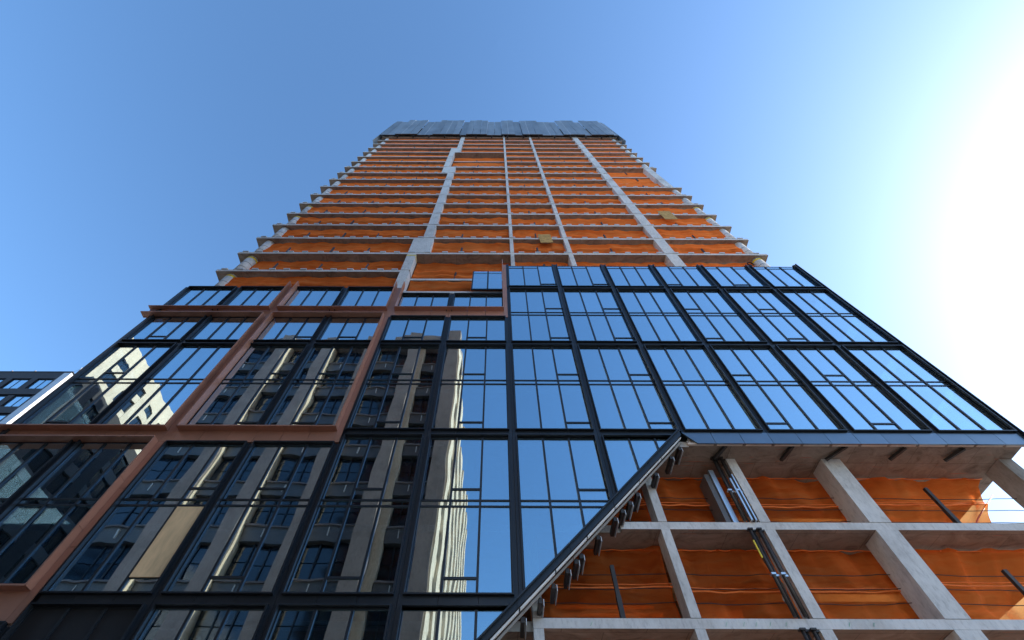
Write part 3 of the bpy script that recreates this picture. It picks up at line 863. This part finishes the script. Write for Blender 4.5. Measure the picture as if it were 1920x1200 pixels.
# ================================================================== neighbour behind on the left
NB = empty('neighbour_building', (-65, 30, 0), "dark brick apartment block with paired windows behind left edge of the tower", "building")
nx0, nx1, ny, nz = -83.0, -53.3, 22.0, 46.5
FH = 3.12; PW = 3.08
box('pale_side_wall', nx1 - .9, nx1, ny - .05, ny + 30, 0, nz - .2, 'pale', NB)
box('rear_mass', nx0, nx1 - .9, ny + .35, ny + 30, 0, nz - .3, 'brown', NB)
box('parapet', nx0, nx1 - .9, ny, ny + .35, nz - 1.05, nz, 'brown', NB)
box('coping', nx0, nx1 - .02, ny - .06, ny + .45, nz, nz + .08, 'black', NB)
nb_rows = 7
for r_ in range(nb_rows):
    zt = nz - 1.25 - r_ * FH                    # head of the windows
    box('spandrel_band', nx0, nx1 - .9, ny, ny + .35, zt - FH + .2, zt - 1.9, 'brown', NB)
    if r_ == 0: box('spandrel_band', nx0, nx1 - .9, ny, ny + .35, zt, zt + .2, 'brown', NB)
    for c_ in range(6):
        xr = nx1 - .95 - c_ * PW
        f = box('window', xr - 2.35, xr - .25, ny + .13, ny + .2, zt - 1.9, zt - 1.8, 'black', NB)
        box('pier', xr - PW, xr - 2.35, ny, ny + .35, zt - 1.9, zt, 'brown', NB)
        if c_ == 0: box('pier', xr - .25, xr + .05, ny, ny + .35, zt - 1.9, zt, 'brown', NB)
        box('head', xr - 2.35, xr - .25, ny + .13, ny + .2, zt - .1, zt, 'black', f)
        for a in (xr - 2.35, xr - 1.36, xr - .33): box('mullion', a, a + .08, ny + .13, ny + .2, zt - 1.8, zt - .1, 'black', f)
        for a in (xr - 2.27, xr - 1.28): box('pane', a, a + .9 + (.03 if a < xr - 2 else .02), ny + .16, ny + .18, zt - 1.8, zt - .1, 'oglassn', f) if 'oglassn' in M else box('pane', a, a + .91, ny + .16, ny + .18, zt - 1.8, zt - .1, 'glass', f)
zt = nz - 1.25 - nb_rows * FH
box('wall', nx0, nx1 - .9, ny, ny + .35, 0, zt + .2, 'brown', NB)
for q in range(5): box('roof_edge_lamp', -58.5 - q * 2.9, -58.35 - q * 2.9, ny + .1, ny + .2, nz + .08, nz + .42, 'tan', NB)
an = empty('roof_mast', (-55.2, 24.0, nz - .3), "red and white roof mast on neighbouring dark block", "mast")
for q in range(5):
    tube('mast_section', [(-55.2 - .12 * q, 24.0, nz - .3 + .75 * q), (-55.2 - .12 * (q + 1), 24.0, nz - .3 + .75 * (q + 1))], .09, 'red' if q % 2 else 'white', an, 6)
tube('stay', [(-55.75, 24.0, nz + 3.3), (-58.5, 24.0, nz + .2)], .015, 'steel', an, 4)

# ================================================================== buildings across the street (seen in the glass)
OP = empty('office_building', (-16, -30, 0), "grey stone office block with tall piers across the street, mirrored in the glass", "building")
OY, OZ, ox0, ox1 = -17.2, 49.0, -30.8, -5.1
OF = 4.05
px = [-5.72, -10.35, -15.35, -20.35, -25.6]
box('window_wall', ox0, ox1 - 1.2, OY - 45, OY - 1.2, 0, OZ - 3.0, 'spandrel', OP)
for q, X in enumerate(px):
    w = 1.3
    box('pier', X - w / 2, X + w / 2, OY - 1.15, OY, 0, OZ - (0 if q in (0, 1) else 1.2) - .4 * (q % 2), 'stone', OP)
    if q == 1:
        box('pier', X + w / 2 + .01, X + w / 2 + .75, OY - 1.15, OY - .55, 0, OZ - 1.8, 'cream', OP)  # sunlit side of this stone pier, its light put into the cream colour
    else:
        box('sunlit_tone_return', X + w / 2 + .005, X + w / 2 + .14, OY - 1.15, OY - .12, 0, OZ - 1.6, 'cream', OP)  # sunlight on the pier's east face put into a cream tone
box('parapet', ox0, ox1, OY - 1.3, OY - .3, OZ - 3.0, OZ - 1.5, 'stone', OP)
box('roof_block', -13.2, ox1, OY - 6, OY - .6, OZ - 1.5, OZ - .1, 'stone', OP)
box('roof_vent', -26.3, -24.9, OY - 3, OY - 1.8, OZ - 1.5, OZ + .4, 'white', OP)
gaps = list(zip(px[1:] + [ox0 - .65], px[:-1] + [px[-1]]))
for gi, (a, b) in enumerate(gaps):
    xa, xb = a + .66 + (.76 if gi == 0 else .16), b - .66
    if gi == 4: xa = ox0
    if xb - xa < 1: continue
    for fl in range(11):
        z0 = 1.2 + fl * OF
        sb = box('spandrel', xa, xb, OY - 1.1, OY - .62, z0, z0 + 1.15, 'spandrel', OP)
        box('spandrel_cap', xa, xb, OY - 1.1, OY - .48, z0 + 1.15, z0 + 1.27, 'stone', sb)
        box('vent_fin', xa + (xb - xa) * .42, xa + (xb - xa) * .42 + .07, OY - .62, OY - .55, z0 + .35, z0 + 1.0, 'white', sb)
        n = 3
        for q in range(n):
            w = (xb - xa) / n
            for zz in (0, 1):
                wn = box('window', xa + q * w + .05, xa + (q + 1) * w - .05, OY - 1.12, OY - 1.04, z0 + 1.32 + zz * 1.38, z0 + 2.62 + zz * 1.38, 'oglass', OP)
            if q: box('mullion', xa + q * w - .05, xa + q * w + .05, OY - 1.12, OY - .96, z0 + 1.27, z0 + OF, 'black', OP)
# flank of the office block, sunlit, facing east
for q in range(9):
    y0 = OY - 1.2 - q * 4.4
    box('flank_pier', ox1 - 1.2, ox1, y0 - 1.9, y0 - .03, 0, OZ - .9 - .8 * (q // 3), 'cream', OP)
    for fl in range(11):
        z0 = 1.2 + fl * OF
        box('flank_spandrel', ox1 - 1.2, ox1 - .25, y0 - 4.37, y0 - 1.93, z0, z0 + 1.5, 'cream', OP)
        box('flank_window', ox1 - 1.2, ox1 - .55, y0 - 4.37, y0 - 1.93, z0 + 1.52, z0 + OF - .02, 'oglass', OP)
box('added_shade_block', -27.0, -7.2, -62.0, -28.5, OZ - 3.0, 60.0, 'cream', OP)  # unseen block added behind the offices to shade the cream building's wall
DB = empty('brick_building', (-52, -40, 0), "lower dark brick block with blue windows along the street, mirrored in the glass", "building")
dx1, dz = -45.0, 41.0
box('wall_mass', -58.5, dx1 - .4, -62, -18.6, 0, dz - .3, 'brown', DB)
box('parapet', -58.5, dx1, -62, -18.2, dz - 1.4, dz, 'brown', DB)
for q in range(11):
    y1_ = -18.6 - q * 3.9
    box('wall_pier', dx1 - .4, dx1, y1_ - 1.5, y1_, 0, dz - 1.41, 'brown', DB)
    for fl in range(12):
        z0 = .8 + fl * 3.25
        box('wall_spandrel', dx1 - .4, dx1 - .04, y1_ - 3.88, y1_ - 1.52, z0, z0 + 1.1, 'spandrel', DB)
        w = box('window', dx1 - .4, dx1 - .25, y1_ - 3.88, y1_ - 1.52, z0 + 1.12, z0 + 3.23, 'oglass', DB)
        box('mullion', dx1 - .25, dx1 - .18, y1_ - 2.75, y1_ - 2.65, z0 + 1.12, z0 + 3.23, 'black', w)
CB = empty('cream_building', (-72, -48, 0), "tall cream building with gridded windows further along the street, mirrored in the glass", "building")
cx1, cy0, cy1, cz = -60.0, -75.0, -27.5, 63.7
box('wall_mass', cx1 - 24, cx1 - .5, cy0, cy1 - .5, 0, cz - 1.0, 'cream', CB)
box('parapet', cx1 - .5, cx1, cy0, cy1, cz - 3.2, cz, 'cream', CB)
box('front_parapet', cx1 - 24, cx1 - .51, cy1 - .5, cy1, cz - 3.2, cz, 'cream', CB)
for q in range(10):
    y1_ = cy1 - q * 4.7
    box('wall_pier', cx1 - .5, cx1, y1_ - 2.1, y1_, 0, cz - 3.21, 'cream', CB)
    for fl in range(17):
        z0 = 1.0 + fl * 3.55
        box('wall_spandrel', cx1 - .5, cx1 - .05, y1_ - 4.68, y1_ - 2.12, z0, z0 + 1.25, 'cream', CB)
        w = box('window', cx1 - .5, cx1 - .3, y1_ - 4.68, y1_ - 2.12, z0 + 1.27, z0 + 3.53, 'oglass', CB)
        box('mullion', cx1 - .3, cx1 - .22, y1_ - 3.45, y1_ - 3.35, z0 + 1.27, z0 + 3.53, 'black', w)
for q in range(6):
    x1_ = cx1 - .51 - q * 4.0
    box('front_pier', x1_ - 1.7, x1_, cy1 - .5, cy1, 0, cz - 3.21, 'cream', CB)
    for fl in range(17):
        z0 = 1.0 + fl * 3.55
        box('front_spandrel', x1_ - 3.98, x1_ - 1.72, cy1 - .5, cy1 - .05, z0, z0 + 1.25, 'cream', CB)
        w = box('window', x1_ - 3.98, x1_ - 1.72, cy1 - .5, cy1 - .3, z0 + 1.27, z0 + 3.53, 'oglass', CB)
        box('mullion', x1_ - 2.9, x1_ - 2.8, cy1 - .3, cy1 - .22, z0 + 1.27, z0 + 3.53, 'black', w)
